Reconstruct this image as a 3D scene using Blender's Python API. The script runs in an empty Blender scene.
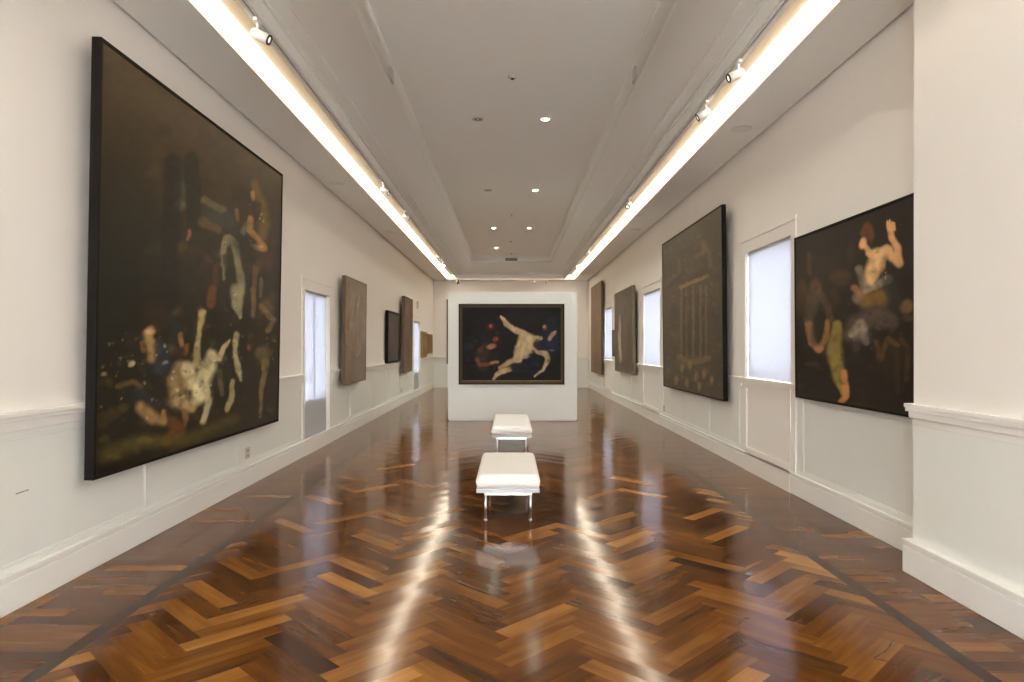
import bpy, math, random
import numpy as np
from mathutils import Vector, Matrix
C = bpy.context.scene.collection
sc = bpy.context.scene
# ------------------------------------------------------------------ camera
F = 24.0 / 36.0 * 1024.0
cam_d = bpy.data.cameras.new('camera'); cam = bpy.data.objects.new('camera', cam_d); C.objects.link(cam)
cam.location = (0, 0, 1.6); cam.rotation_euler = (math.radians(90), 0, 0)
cam_d.lens = 24.0; cam_d.sensor_width = 36.0; cam_d.clip_start = 0.05; cam_d.clip_end = 200
cam_d.shift_x = 2 / 1024; cam_d.shift_y = 6 / 1024
sc.camera = cam
# ------------------------------------------------------------------ light of the place
LED_COL, LED_STR = (1.0, 0.87, 0.68), 8.6
SKY_COL, SKY_STR = (0.92, 0.97, 1.0), 11.0
DOWN_STR = 70.0
w = bpy.data.worlds.new('world'); sc.world = w; w.use_nodes = True
bg = w.node_tree.nodes['Background']
bg.inputs[0].default_value = (*SKY_COL, 1); bg.inputs[1].default_value = SKY_STR
vs = sc.view_settings
vs.view_transform = 'Standard'; vs.look = 'None'; vs.gamma = 1; vs.use_curve_mapping = False
vs.exposure = 0.80

# ------------------------------------------------------------------ helpers
def lin(c):
    return tuple(((v / 255) / 12.92 if v / 255 <= 0.04045 else ((v / 255 + 0.055) / 1.055) ** 2.4) for v in c)

def mat(name, col, rough=0.5, metal=0.0, noise=0.0, nscale=3.0, bump=0.0, bscale=200.0, spec=0.5, coat=0.0, coat_r=0.1):
    m = bpy.data.materials.new(name); m.use_nodes = True
    nt = m.node_tree; b = nt.nodes['Principled BSDF']
    b.inputs['Base Color'].default_value = (*col, 1); b.inputs['Roughness'].default_value = rough
    b.inputs['Metallic'].default_value = metal; b.inputs['Specular IOR Level'].default_value = spec
    b.inputs['Coat Weight'].default_value = coat; b.inputs['Coat Roughness'].default_value = coat_r
    tc = nt.nodes.new('ShaderNodeTexCoord')
    n = nt.nodes.new('ShaderNodeTexNoise'); n.inputs['Scale'].default_value = nscale; n.inputs['Detail'].default_value = 5
    nt.links.new(tc.outputs['Object'], n.inputs['Vector'])
    mx = nt.nodes.new('ShaderNodeMix'); mx.data_type = 'RGBA'
    k = 1 - noise
    mx.inputs[6].default_value = (col[0] * k, col[1] * k, col[2] * k, 1); mx.inputs[7].default_value = (*[min(1, c * (1 + noise)) for c in col], 1)
    nt.links.new(n.outputs['Fac'], mx.inputs[0]); nt.links.new(mx.outputs[2], b.inputs['Base Color'])
    if bump:
        n2 = nt.nodes.new('ShaderNodeTexNoise'); n2.inputs['Scale'].default_value = bscale
        nt.links.new(tc.outputs['Object'], n2.inputs['Vector'])
        bp = nt.nodes.new('ShaderNodeBump'); bp.inputs['Strength'].default_value = bump; bp.inputs['Distance'].default_value = 0.002
        nt.links.new(n2.outputs['Fac'], bp.inputs['Height']); nt.links.new(bp.outputs[0], b.inputs['Normal'])
    return m

def emis(name, col, s):
    m = bpy.data.materials.new(name); m.use_nodes = True
    b = m.node_tree.nodes['Principled BSDF']
    b.inputs['Base Color'].default_value = (.8, .8, .8, 1)
    b.inputs['Emission Color'].default_value = (*col, 1); b.inputs['Emission Strength'].default_value = s
    return m

M_wall = mat('wall_paint', (.88, .85, .815), .6, noise=.015, nscale=1.5, bump=.05)
M_wains = mat('wainscot_paint', (.85, .87, .84), .42, noise=.012, nscale=2)
M_case = mat('casing_paint', (.88, .85, .81), .45, noise=.01)
M_trim = mat('trim_paint', (.88, .875, .85), .38, noise=.01)
M_ceil = mat('ceiling_paint', (.90, .905, .86), .7, noise=.012, nscale=.8)
M_gapd = mat('shadow_gap', (.06, .055, .05), .9)
M_frame = mat('black_frame', (.010, .008, .007), .6, noise=.3, nscale=30, spec=.12)
M_gold = mat('dull_gilt_frame', (.075, .050, .018), .5, spec=.2, noise=.35, nscale=40)
M_gilt = mat('gilt_wood', (.30, .20, .06), .4, metal=.2, noise=.35, nscale=20)
M_gold2 = mat('thin_gilt_edge', (.16, .125, .07), .45, noise=.3, nscale=20)
M_canvas_edge = mat('canvas_edge', (.12, .085, .055), .8, noise=.3, nscale=20)
M_leather = mat('white_leather', (.92, .915, .90), .42, noise=.01, bump=.25, bscale=120)
M_whitem = mat('white_metal', (.62, .63, .65), .3)
M_chrome = mat('chrome', (.88, .89, .92), .28, metal=1)
M_black = mat('black_plastic', (.012, .012, .012), .4)
M_fix = mat('fixture_white', (.78, .77, .74), .4)
M_grille = mat('grille_grey', (.55, .54, .51), .5)
M_dark = mat('dark_recess', (.03, .03, .03), .7)
M_led = emis('led_diffuser', LED_COL, LED_STR)
M_down = emis('downlight_lamp', (.82, 1.0, .88), DOWN_STR)
M_downw = emis('downlight_lamp_warm', (1.0, .95, .78), DOWN_STR * 1.2)
M_lens = emis('spot_lens', (1.0, .85, .62), .9)
M_lenson = emis('spot_lens_lit', (1.0, .86, .62), 14)
M_plate = mat('socket_plate', (.62, .58, .50), .4)

class MB:
    def __init__(s): s.v = []; s.f = []; s.sm = []
    def quadbox(s, P):
        i = len(s.v); s.v += [tuple(p) for p in P]
        for q in ((0,3,2,1),(4,5,6,7),(0,1,5,4),(1,2,6,5),(2,3,7,6),(3,0,4,7)): s.f.append(tuple(i+k for k in q)); s.sm.append(False)
    def box(s, x0, x1, y0, y1, z0, z1):
        x0, x1 = sorted((x0, x1)); y0, y1 = sorted((y0, y1)); z0, z1 = sorted((z0, z1))
        s.quadbox([(x0,y0,z0),(x1,y0,z0),(x1,y1,z0),(x0,y1,z0),(x0,y0,z1),(x1,y0,z1),(x1,y1,z1),(x0,y1,z1)])
        return s
    def tube(s, a, b, r, r2=None, n=20, cap=True):
        a = Vector(a); b = Vector(b); r2 = r if r2 is None else r2
        d = (b - a).normalized(); u = d.orthogonal().normalized(); t = d.cross(u)
        i = len(s.v)
        for p, rr in ((a, r), (b, r2)):
            for k in range(n):
                an = 2 * math.pi * k / n; s.v.append(tuple(p + u * rr * math.cos(an) + t * rr * math.sin(an)))
        for k in range(n):
            s.f.append((i+k, i+(k+1)%n, i+n+(k+1)%n, i+n+k)); s.sm.append(True)
        if cap:
            s.f.append(tuple(i+k for k in range(n))[::-1]); s.sm.append(False)
            s.f.append(tuple(i+n+k for k in range(n))); s.sm.append(False)
        return s
    def ring(s, c, ax, ri, ro, h, n=28):
        """flat washer with height h along axis from c"""
        c = Vector(c); d = Vector(ax).normalized(); u = d.orthogonal().normalized(); t = d.cross(u); i = len(s.v)
        for (rr, hh) in ((ri,0),(ro,0),(ro,h),(ri,h)):
            for k in range(n):
                an = 2*math.pi*k/n; s.v.append(tuple(c + d*hh + (u*math.cos(an)+t*math.sin(an))*rr))
        for q in range(4):
            for k in range(n):
                a0=i+q*n; b0=i+((q+1)%4)*n
                s.f.append((a0+k, a0+(k+1)%n, b0+(k+1)%n, b0+k)); s.sm.append(q in (1,3))
        return s
    def sweep(s, prof, loop_fn, smooth=False):
        """prof: list of (o,z); loop_fn(o)-> 4 corner points xy; closed rectangular sweep, open profile"""
        i = len(s.v)
        for o, z in prof:
            for (x, y) in loop_fn(o): s.v.append((x, y, z))
        for a in range(len(prof)-1):
            for k in range(4):
                s.f.append((i+a*4+k, i+a*4+(k+1)%4, i+(a+1)*4+(k+1)%4, i+(a+1)*4+k)); s.sm.append(smooth)
        return s
    def build(s, name, m, parent=None, bevel=0.0, kind=None, loc=None, subs=0):
        me = bpy.data.meshes.new(name); me.from_pydata(s.v, [], s.f); me.update()
        for p, sm in zip(me.polygons, s.sm): p.use_smooth = sm
        me.materials.append(m)
        o = bpy.data.objects.new(name, me); C.objects.link(o)
        if loc: o.location = loc
        if parent: o.parent = parent
        if bevel:
            b = o.modifiers.new('bevel', 'BEVEL'); b.width = bevel; b.segments = 2; b.limit_method = 'ANGLE'; b.harden_normals = False
        if kind: o['kind'] = kind
        return o

def tag(o, label, cat, group=None):
    o['label'] = label; o['category'] = cat
    if group: o['group'] = group
    return o
def thing(name, label, cat, loc=(0,0,0), rot=(0,0,0), group=None):
    o = bpy.data.objects.new(name, None); o.empty_display_size = .1; C.objects.link(o)
    o.location = loc; o.rotation_euler = rot
    return tag(o, label, cat, group)

XL, XR = -3.03, 3.10          # wall faces
YB, YF = 27.0, -5.5           # far wall, wall behind the camera
ZC = 4.22                     # soffit underside
XP, YP = 2.857, 4.83           # projecting pier
CX = 0.035; HW = 3.065

# ------------------------------------------------------------------ windows (y0,y1,z0,z1,full height?)
WIN = {
 'L': [(10.03, 11.42, .20, 2.45, True), (21.4, 22.95, .20, 2.43, True)],
 'R': [(7.50, 8.96, 1.20, 2.83, False), (14.05, 15.85, 1.20, 2.82, False), (20.7, 22.4, 1.20, 2.82, False)],
}
def wall_side(name, X, s, wins, ystart):
    """s=+1 right wall (outside at larger x), -1 left"""
    mb = MB(); T = .28
    def bx(y0, y1, z0, z1): mb.box(X, X + s*T, y0, y1, z0, z1)
    top = ZC + .14
    y = ystart
    for (a, b, z0, z1, full) in wins:
        bx(y, a, 0, top); bx(a, b, 0, z0); bx(a, b, z1, top)
        y = b
    bx(y, YB + .28, 0, top)
    return mb.build(name, M_wall, kind='structure')
wl = wall_side('wall_left', XL, -1, WIN['L'], YF - .28)
wr = wall_side('wall_right', XR, 1, WIN['R'], YF - .28)
MB().box(XL, XR, YB, YB + .28, 0, ZC + .14).build('wall_back', M_wall, kind='structure')
# unseen wall behind the camera; its three tall windows are added for near daylight
ADDED_WIN = [(-2.8, -1.0, .12, 3.0), (-.80, .85, .12, 3.0), (1.05, 2.70, .12, 3.0)]
mb = MB(); x = XL
for (a, b, z0, z1) in ADDED_WIN:
    mb.box(x, a, YF - .28, YF, 0, ZC + .14); mb.box(a, b, YF - .28, YF, 0, z0); mb.box(a, b, YF - .28, YF, z1, ZC + .14); x = b
mb.box(x, XR, YF - .28, YF, 0, ZC + .14)
mb.build('wall_front', M_wall, kind='structure')
# pier
MB().box(XP, XR + .1, YF, YP, 0, ZC - .004).build('wall_pier', M_wall, kind='structure')

# ------------------------------------------------------------------ ceiling: soffit ring, light slot, cove, flat
def loop(o):
    x0, x1 = CX - HW + o, CX + HW - o; y0, y1 = YF + o, YB - o
    return [(x0, y0), (x1, y0), (x1, y1), (x0, y1)]
Z = 1.6
prof = [(.03, Z+2.74), (.03, Z+2.62), (.60, Z+2.62)]
prof2 = [(.96, Z+2.62), (1.06, Z+2.62), (1.06, Z+2.746), (1.085, Z+2.746), (1.085, Z+2.775), (1.23, Z+2.775), (1.23, Z+2.80)]
mb = MB(); mb.sweep(prof, loop); mb.sweep(prof2, loop)
cv = []
for k in range(9):
    t = k / 8; cv.append((1.23 + .34*t + .03*math.sin(math.pi*t), Z + 2.80 + .345*t - .03*math.sin(math.pi*t)))
mb.sweep(cv, loop, smooth=True)
mb.sweep([(1.57, Z+3.145), (1.545, Z+3.145), (1.545, Z+3.17), (1.575, Z+3.19)], loop)
cr = []
for k in range(7):
    t = k / 6; cr.append((1.575 + .05*(1-math.cos(t*math.pi/2))*.9, Z + 3.19 + .19*math.sin(t*math.pi/2)))
mb.sweep(cr, loop, smooth=True)
mb.sweep([(1.62, Z+3.38), (1.635, Z+3.40), (3.0652, Z+3.40)], loop)
ceil = mb.build('ceiling', M_ceil, kind='structure')
# roof slab above so no daylight leaks in
MB().box(XL-.28, XR+.28, YF-.28, YB+.28, Z+3.45, Z+3.6).build('roof_slab', M_gapd, parent=ceil)
mb = MB(); mb.sweep([(-.3, Z+2.76), (.05, Z+2.76)], loop).sweep([(-.28, Z+2.74), (-.28, Z+3.46)], loop)
mb.build('shadow_gap', M_gapd, parent=ceil)
M_slot = mat('slot_fade_beige', (.50, .43, .34), .7, noise=.05)  # beige stands for the strip's glow fading across a white slot
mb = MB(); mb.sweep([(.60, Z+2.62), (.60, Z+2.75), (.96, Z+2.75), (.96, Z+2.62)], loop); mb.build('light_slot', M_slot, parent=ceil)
# led strip
mb = MB()
pr = [(.605, Z+2.66), (.605, Z+2.745), (.72, Z+2.745), (.72, Z+2.735)]
for k in range(9):
    t = k/8; pr.append((.72 - .115*math.sin(t*math.pi/2), Z+2.735 - .075*(1-math.cos(t*math.pi/2))))
mb.sweep(pr, loop)
led = mb.build('cove_light', M_led)
tag(led, 'continuous warm glowing light strip recessed in the white soffit around the room', 'light strip')

# ------------------------------------------------------------------ floor
random.seed(7)
def floor_mat():
    m = bpy.data.materials.new('jarrah_parquet'); m.use_nodes = True
    nt = m.node_tree; N = nt.nodes; L = nt.links; b = N['Principled BSDF']
    at = N.new('ShaderNodeAttribute'); at.attribute_name = 'tone'
    uv = N.new('ShaderNodeUVMap'); uv.uv_map = 'grain'
    mp = N.new('ShaderNodeMapping'); mp.inputs['Scale'].default_value = (2.0, 38, 1); L.new(uv.outputs[0], mp.inputs[0])
    n = N.new('ShaderNodeTexNoise'); n.inputs['Scale'].default_value = 1; n.inputs['Detail'].default_value = 3; n.inputs['Distortion'].default_value = .4
    L.new(mp.outputs[0], n.inputs['Vector'])
    mp2 = N.new('ShaderNodeMapping'); mp2.inputs['Scale'].default_value = (1.6, 9, 1); L.new(uv.outputs[0], mp2.inputs[0])
    n2 = N.new('ShaderNodeTexNoise'); n2.inputs['Scale'].default_value = 1; n2.inputs['Detail'].default_value = 3; L.new(mp2.outputs[0], n2.inputs['Vector'])
    hs = N.new('ShaderNodeMath'); hs.operation = 'MULTIPLY_ADD'; hs.inputs[1].default_value = .26; hs.inputs[2].default_value = -.13; L.new(n.outputs['Fac'], hs.inputs[0])
    hs2 = N.new('ShaderNodeMath'); hs2.operation = 'MULTIPLY_ADD'; hs2.inputs[1].default_value = .55; hs2.inputs[2].default_value = -.27; L.new(n2.outputs['Fac'], hs2.inputs[0])
    ad = N.new('ShaderNodeMath'); L.new(hs.outputs[0], ad.inputs[0]); L.new(hs2.outputs[0], ad.inputs[1])
    ad2 = N.new('ShaderNodeMath'); L.new(ad.outputs[0], ad2.inputs[0]); L.new(at.outputs['Fac'], ad2.inputs[1])
    cr = N.new('ShaderNodeValToRGB'); e = cr.color_ramp.elements
    e[0].position = 0; e[0].color = (.016, .006, .0025, 1); e[1].position = 1; e[1].color = (.42, .20, .05, 1)
    for p, c in ((.25, (.068, .023, .006, 1)), (.5, (.145, .052, .010, 1)), (.75, (.27, .112, .022, 1))):
        q = e.new(p); q.color = c
    L.new(ad2.outputs[0], cr.inputs[0]); L.new(cr.outputs[0], b.inputs['Base Color'])
    b.inputs['Roughness'].default_value = .13; b.inputs['Specular IOR Level'].default_value = .22
    tc = N.new('ShaderNodeTexCoord'); n3 = N.new('ShaderNodeTexNoise'); n3.inputs['Scale'].default_value = 6; L.new(tc.outputs['Object'], n3.inputs['Vector'])
    r = N.new('ShaderNodeMapRange'); r.inputs[3].default_value = .09; r.inputs[4].default_value = .17; L.new(n3.outputs['Fac'], r.inputs[0]); L.new(r.outputs[0], b.inputs['Roughness'])
    bp = N.new('ShaderNodeBump'); bp.inputs['Strength'].default_value = .03; bp.inputs['Distance'].default_value = .002
    L.new(n2.outputs['Fac'], bp.inputs['Height']); tl = N.new('ShaderNodeAttribute'); tl.attribute_name = 'tilt'
    va = N.new('ShaderNodeVectorMath'); L.new(bp.outputs[0], va.inputs[0]); L.new(tl.outputs['Vector'], va.inputs[1])
    vn = N.new('ShaderNodeVectorMath'); vn.operation = 'NORMALIZE'; L.new(va.outputs[0], vn.inputs[0]); L.new(vn.outputs[0], b.inputs['Normal'])
    return m
def clip(poly, ax, lim, keep_less):
    out = []
    for i in range(len(poly)):
        p, q = poly[i], poly[(i+1) % len(poly)]
        ip = (p[ax] <= lim) if keep_less else (p[ax] >= lim); iq = (q[ax] <= lim) if keep_less else (q[ax] >= lim)
        if ip: out.append(p)
        if ip != iq:
            t = (lim - p[ax]) / (q[ax] - p[ax]); out.append(tuple(a + (b_ - a)*t for a, b_ in zip(p, q)))
    return out
V, Fc, UV, TN, TL = [], [], [], [], []
rt = random.Random(4)
def addpoly(poly, tone):
    i = len(V); V.extend((p[0], p[1], 0) for p in poly); Fc.append(tuple(range(i, i+len(poly)))); UV.extend((p[2], p[3]) for p in poly); TN.append(tone); TL.extend((rt.gauss(0, .0045), rt.gauss(0, .0045), 0))
def rtone():
    r = random.random()
    if r < .07: return random.uniform(.74, .92)
    if r < .22: return random.uniform(.26, .38)
    return random.gauss(.48, .13)
Lb, wb, nn = .60, .12, 5
BX = 2.27
c45 = math.cos(math.pi/4)
def block(x, y, lx, ly, horiz):
    cs = [(0,0),(lx,0),(lx,ly),(0,ly)]
    ou, ov = random.uniform(0, 50), random.uniform(0, 50); poly = []
    for a, b_ in cs:
        X, Y = x + a, y + b_
        wx, wy = (X - Y)*c45, (X + Y)*c45
        u, v = (a, b_) if horiz else (b_, a)
        poly.append((wx + CX*0, wy + 11.9, ou + u, ov + v))
    xs = [p[0] for p in poly]; ys = [p[1] for p in poly]
    if min(xs) > BX or max(xs) < -BX or min(ys) > YB or max(ys) < YF: return
    poly = clip(poly, 0, BX, True)
    if len(poly) > 2: poly = clip(poly, 0, -BX, False)
    if len(poly) > 2: poly = clip(poly, 1, YB, True)
    if len(poly) > 2: poly = clip(poly, 1, YF, False)
    if len(poly) > 2: addpoly(poly, rtone())
R = 140
for yy in range(-R, R):
    for k in range(-30, 31):
        xx = yy + 2*nn*k
        if abs(xx - yy) * wb * c45 < 4.5 and abs(xx + yy) * wb * c45 < 17: 
            block(xx*wb, yy*wb, Lb, wb, True)
        xx = yy + 2*nn*k + 2*nn - 1
        if abs(xx - yy) * wb * c45 < 4.5 and abs(xx + yy) * wb * c45 < 17:
            block(xx*wb, yy*wb, wb, Lb, False)
for s in (-1, 1):
    y = YF
    while y < YB:       # dark line of long strips
        l = min(.9, YB - y); ou = random.uniform(0, 50)
        a, b_ = s*BX, s*(BX+.085)
        addpoly([(a,y,ou,0),(b_,y,ou,.1),(b_,y+l,ou+l,.1),(a,y+l,ou+l,0)][::(1 if s > 0 else -1)], random.gauss(.08, .02)); y += l
    y = YF
    while y < YB:       # border blocks laid across
        l = min(.118, YB - y); a, b_ = s*(BX+.085), s*3.15; ou = random.uniform(0, 50); ov = random.uniform(0, 50)
        mid = s*(BX + .085 + random.choice((.3, .55)))
        for p, q in ((a, mid), (mid, b_)):
            addpoly([(p,y,ou,ov),(q,y,ou+.5,ov),(q,y+l,ou+.5,ov+l),(p,y+l,ou,ov+l)][::(1 if s > 0 else -1)], random.gauss(.42, .12)); ou += 7
        y += l
me = bpy.data.meshes.new('floor'); me.from_pydata(V, [], Fc); me.update()
ul = me.uv_layers.new(name='grain'); ul.data.foreach_set('uv', [c for p in UV for c in p])
ta = me.attributes.new('tone', 'FLOAT', 'FACE'); ta.data.foreach_set('value', TN)
tl = me.attributes.new('tilt', 'FLOAT_VECTOR', 'FACE'); tl.data.foreach_set('vector', TL)
me.materials.append(floor_mat())
fl = bpy.data.objects.new('floor', me); C.objects.link(fl); fl['kind'] = 'structure'
MB().box(XL-.28, XR+.28, YF-.28, YB+.28, -.2, -.002).build('subfloor', M_gapd, parent=fl)
# thin dark curved lines on the floor
def dark_curl(pts):
    mb = MB()
    for a, b_ in zip(pts, pts[1:]): mb.tube((*a, .0012), (*b_, .0012), .0022, n=6)
    mb.build('dark_curl', M_dark, parent=fl)
def fpt(px, py): d = F*1.6/(py-347); return ((px-510)*d/F, d)
for pp in ([(750,618),(744,619),(738,625),(739,634),(743,642)], [(893,640),(889,647),(884,652),(874,658)], [(874,659),(886,661),(895,666),(899,672)]):
    dark_curl([fpt(*p) for p in pp])

# ------------------------------------------------------------------ baseboards, wainscot, dado
def runs(y0, y1, cuts):
    out = []; y = y0
    for a, b_ in sorted(cuts):
        if a > y: out.append((y, min(a, y1)))
        y = max(y, b_)
    if y < y1: out.append((y, y1))
    return out
def baseboard(name, X, s, segs):
    mb = MB()
    for a, b_ in segs:
        mb.box(X, X - s*.028, a, b_, 0, .185); mb.box(X, X - s*.020, a, b_, .185, .215); mb.box(X, X - s*.032, a, b_, .208, .235)
    return mb.build(name, M_trim, kind='structure', bevel=.004)
def dado(mb, X, s, a, b_):
    mb.box(X, X - s*.060, a, b_, 1.175, 1.205); mb.box(X, X - s*.042, a, b_, 1.145, 1.175); mb.box(X, X - s*.026, a, b_, 1.085, 1.145)
CW = .12
Lc = [(a-CW, b_+CW) for a, b_, *_ in WIN['L']]
Rc = [(a-CW, b_+CW) for a, b_, *_ in WIN['R']]
baseboard('baseboard_left', XL, -1, [(YF, YB)])
baseboard('baseboard_right', XR, 1, [(YP, YB)])
mb = MB(); [dado(mb, XL, -1, a, b_) for a, b_ in runs(YF, YB, Lc)]; mb.build('trim_1', M_trim, kind='structure', bevel=.003)
mb = MB(); [dado(mb, XR, 1, a, b_) for a, b_ in runs(YP, YB, Rc)]; mb.build('trim_2', M_trim, kind='structure', bevel=.003)
# wainscot: stiles and rails standing proud of the panels
def wains(name, X, s, stiles, y0, y1, cuts):
    mb = MB()
    mb_ = [(a, b_) for a, b_ in runs(y0, y1, cuts)]
    for a, b_ in mb_:
        mb.box(X, X - s*.004, a, b_, .235, 1.085)
        mb.box(X, X - s*.010, a, b_, .235, .275); mb.box(X, X - s*.010, a, b_, 1.045, 1.085)
        e = [a] + [q for st in stiles if st[0] > a and st[1] < b_ for q in st] + [b_]
        for p, q in zip(e[1::2][:-1], e[2::2]): mb.box(X, X - s*.010, p, q, .275, 1.045)
        for p, q in zip(e[0::2], e[1::2]):      # bead inside each panel
            t = .016
            mb.box(X, X - s*.0075, p, p+t, .275, 1.045); mb.box(X, X - s*.0075, q-t, q, .275, 1.045)
            mb.box(X, X - s*.0075, p+t, q-t, .275, .275+t); mb.box(X, X - s*.0075, p+t, q-t, 1.045-t, 1.045)
    return mb.build(name, M_wains, kind='structure', bevel=.002)
wains('trim_3', XL, -1, [(-1.0,-.8),(2.4,2.6),(5.66,5.88),(7.55,7.75),(12.9,13.02),(14.9,15.05),(16.9,17.02),(18.7,18.85),(24.9,25.0)], YF, YB, Lc)
wains('trim_4', XR, 1, [(7.20,7.26),(9.20,9.26),(10.57,10.70),(12.15,12.28),(13.8,13.86),(17.4,17.52),(19.0,19.12),(24.0,24.12)], YP, YB, Rc)
# far wall
mb = MB(); mb.box(XL, XR, YB, YB-.028, 0, .185); mb.box(XL, XR, YB, YB-.02, .185, .215); mb.box(XL, XR, YB, YB-.032, .208, .235)
mb.build('baseboard_back', M_trim, kind='structure', bevel=.004)
mb = MB(); mb.box(XL, XR, YB, YB-.06, 1.175, 1.205); mb.box(XL, XR, YB, YB-.042, 1.145, 1.175); mb.box(XL, XR, YB, YB-.026, 1.085, 1.145)
mb.box(XL, XR, YB, YB-.005, .235, 1.085)
for xs in (-3.03, -1.8, -.6, .6, 1.8, 2.98): mb.box(xs, xs+.12, YB, YB-.016, .235, 1.085)
mb.build('trim_5', M_wains, kind='structure', bevel=.003)
# pier base and dado, returned round the corner
mb = MB()
for (p, z0, z1) in ((.052, 0, .185), (.042, .185, .215), (.056, .208, .235)): mb.box(XP - p, XR, YF, YP + p, z0, z1)
mb.build('baseboard_pier', M_trim, kind='structure', bevel=.004)
mb = MB()
for (p, z0, z1) in ((.046, 1.172, 1.20), (.040, 1.145, 1.172), (.024, 1.10, 1.145), (.006, 1.05, 1.10)): mb.box(XP - p, XR, YF, YP + p, z0, z1)
mb.build('trim_6', M_trim, kind='structure', bevel=.003)
MB().box(XP - .003, XR, YF, YP + .003, .235, 1.05).build('trim_7', M_wains, kind='structure')

# ------------------------------------------------------------------ windows
def shade_mat():
    m = bpy.data.materials.new('translucent_shade'); m.use_nodes = True
    nt = m.node_tree; N = nt.nodes; L = nt.links; N.remove(N['Principled BSDF'])
    d = N.new('ShaderNodeBsdfDiffuse'); d.inputs[0].default_value = (.78, .79, .82, 1)
    t = N.new('ShaderNodeBsdfTranslucent'); t.inputs[0].default_value = (.46, .475, .53, 1)
    mx = N.new('ShaderNodeMixShader'); mx.inputs[0].default_value = .38
    L.new(d.outputs[0], mx.inputs[1]); L.new(t.outputs[0], mx.inputs[2]); L.new(mx.outputs[0], N['Material Output'].inputs[0])
    return m
M_shade = shade_mat()
def glass_mat():
    m = bpy.data.materials.new('window_glass'); m.use_nodes = True
    nt = m.node_tree; N = nt.nodes; L = nt.links; N.remove(N['Principled BSDF'])
    t = N.new('ShaderNodeBsdfTransparent'); g = N.new('ShaderNodeBsdfGlossy'); g.inputs['Roughness'].default_value = .02
    mx = N.new('ShaderNodeMixShader'); mx.inputs[0].default_value = .06
    L.new(t.outputs[0], mx.inputs[1]); L.new(g.outputs[0], mx.inputs[2]); L.new(mx.outputs[0], N['Material Output'].inputs[0])
    return m
M_glass = glass_mat()
wn = [0]
def window(X, s, a, b_, z0, z1, full):
    wn[0] += 1
    # casing (root mesh)
    mb = MB(); p = .010
    zb = .0 if True else z0
    mb.box(X, X - s*(p+.006), a-CW, a, .0, z1); mb.box(X, X - s*(p+.006), b_, b_+CW, .0, z1)
    mb.box(X, X - s*(p+.006), a-CW, b_+CW, z1, z1+.15)
    mb.box(X, X - s*(p+.016), a-CW-.02, b_+CW+.02, z1+.15, z1+.205)
    if not full:
        mb.box(X, X - s*.06, a-CW-.01, b_+CW+.01, 1.172, 1.20); mb.box(X, X - s*.045, a-CW, b_+CW, 1.13, 1.172)
        mb.box(X, X - s*.022, a, b_, .235, .30); mb.box(X, X - s*.022, a, b_, 1.06, 1.13); mb.box(X, X - s*.022, a, a+.05, .3, 1.06); mb.box(X, X - s*.022, b_-.05, b_, .3, 1.06)
        mb.box(X, X - s*.032, a, b_, 0, .235)
    else:
        mb.box(X, X - s*.032, a, b_, 0, .20)
    r = mb.build('window_%d' % wn[0], M_case, kind='structure')
    # frame & muntins behind the shade
    x1, x2 = X + s*(.075 if full else .11), X + s*.16
    zs = .72 if full else z0
    mb = MB()
    mb.box(x1, x2, a, a+.06, zs, z1); mb.box(x1, x2, b_-.06, b_, zs, z1); mb.box(x1, x2, a, b_, zs, zs+.07); mb.box(x1, x2, a, b_, z1-.06, z1)
    mb.build('window_frame', M_trim, parent=r)
    m_ = (a+b_)/2
    if full:
        mb = MB(); mb.box(x1, x2, m_-.035, m_+.035, zs, z1)
        n = 4
        for k in range(1, n): zz = zs + (z1-zs)*k/n; mb.box(x1+.01*s, x2, a, b_, zz-.012, zz+.012)
        mb.build('muntin', M_trim, parent=r)
        MB().box(X + s*.11, X + s*.2, a, b_, z0, zs).build('lower_panel', M_wains, parent=r)
    MB().box(X + s*.14, X + s*.144, a+.02, b_-.02, zs, z1).build('pane', M_glass, parent=r)
    # roller shade
    sx = X + s*(.045 if full else .025)
    MB().box(sx, sx + s*.0015, a+.006, b_-.006, z0+.004, z1-.03).build('shade', M_shade, parent=r)
    MB().box(sx - s*.006, sx + s*.03, a+.003, b_-.003, z1-.03, z1-.002).build('shade_cassette', M_grille, parent=r)
for a in WIN['L']: window(XL, -1, *a)
for a in WIN['R']: window(XR, 1, *a)
for (a, b_, z0, z1) in ADDED_WIN:  # added windows, out of view, letting daylight into the near end
    wn[0] += 1
    mb = MB(); y = YF
    mb.box(a-.1, a, y, y+.03, z0, z1+.1); mb.box(b_, b_+.1, y, y+.03, z0, z1+.1); mb.box(a, b_, y, y+.03, z1, z1+.1); mb.box(a, b_, y, y+.03, z0-.1, z0)
    r = mb.build('window_%d' % wn[0], M_trim, kind='structure')
    mb = MB(); m_ = (a+b_)/2; mb.box(m_-.02, m_+.02, y-.16, y-.11, z0, z1)
    for k in (1, 2): zz = z0+(z1-z0)*k/3; mb.box(a, b_, y-.16, y-.12, zz-.012, zz+.012)
    mb.build('muntin', M_trim, parent=r)
    MB().box(a, b_, y-.14, y-.136, z0, z1).build('pane', M_glass, parent=r)

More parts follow.
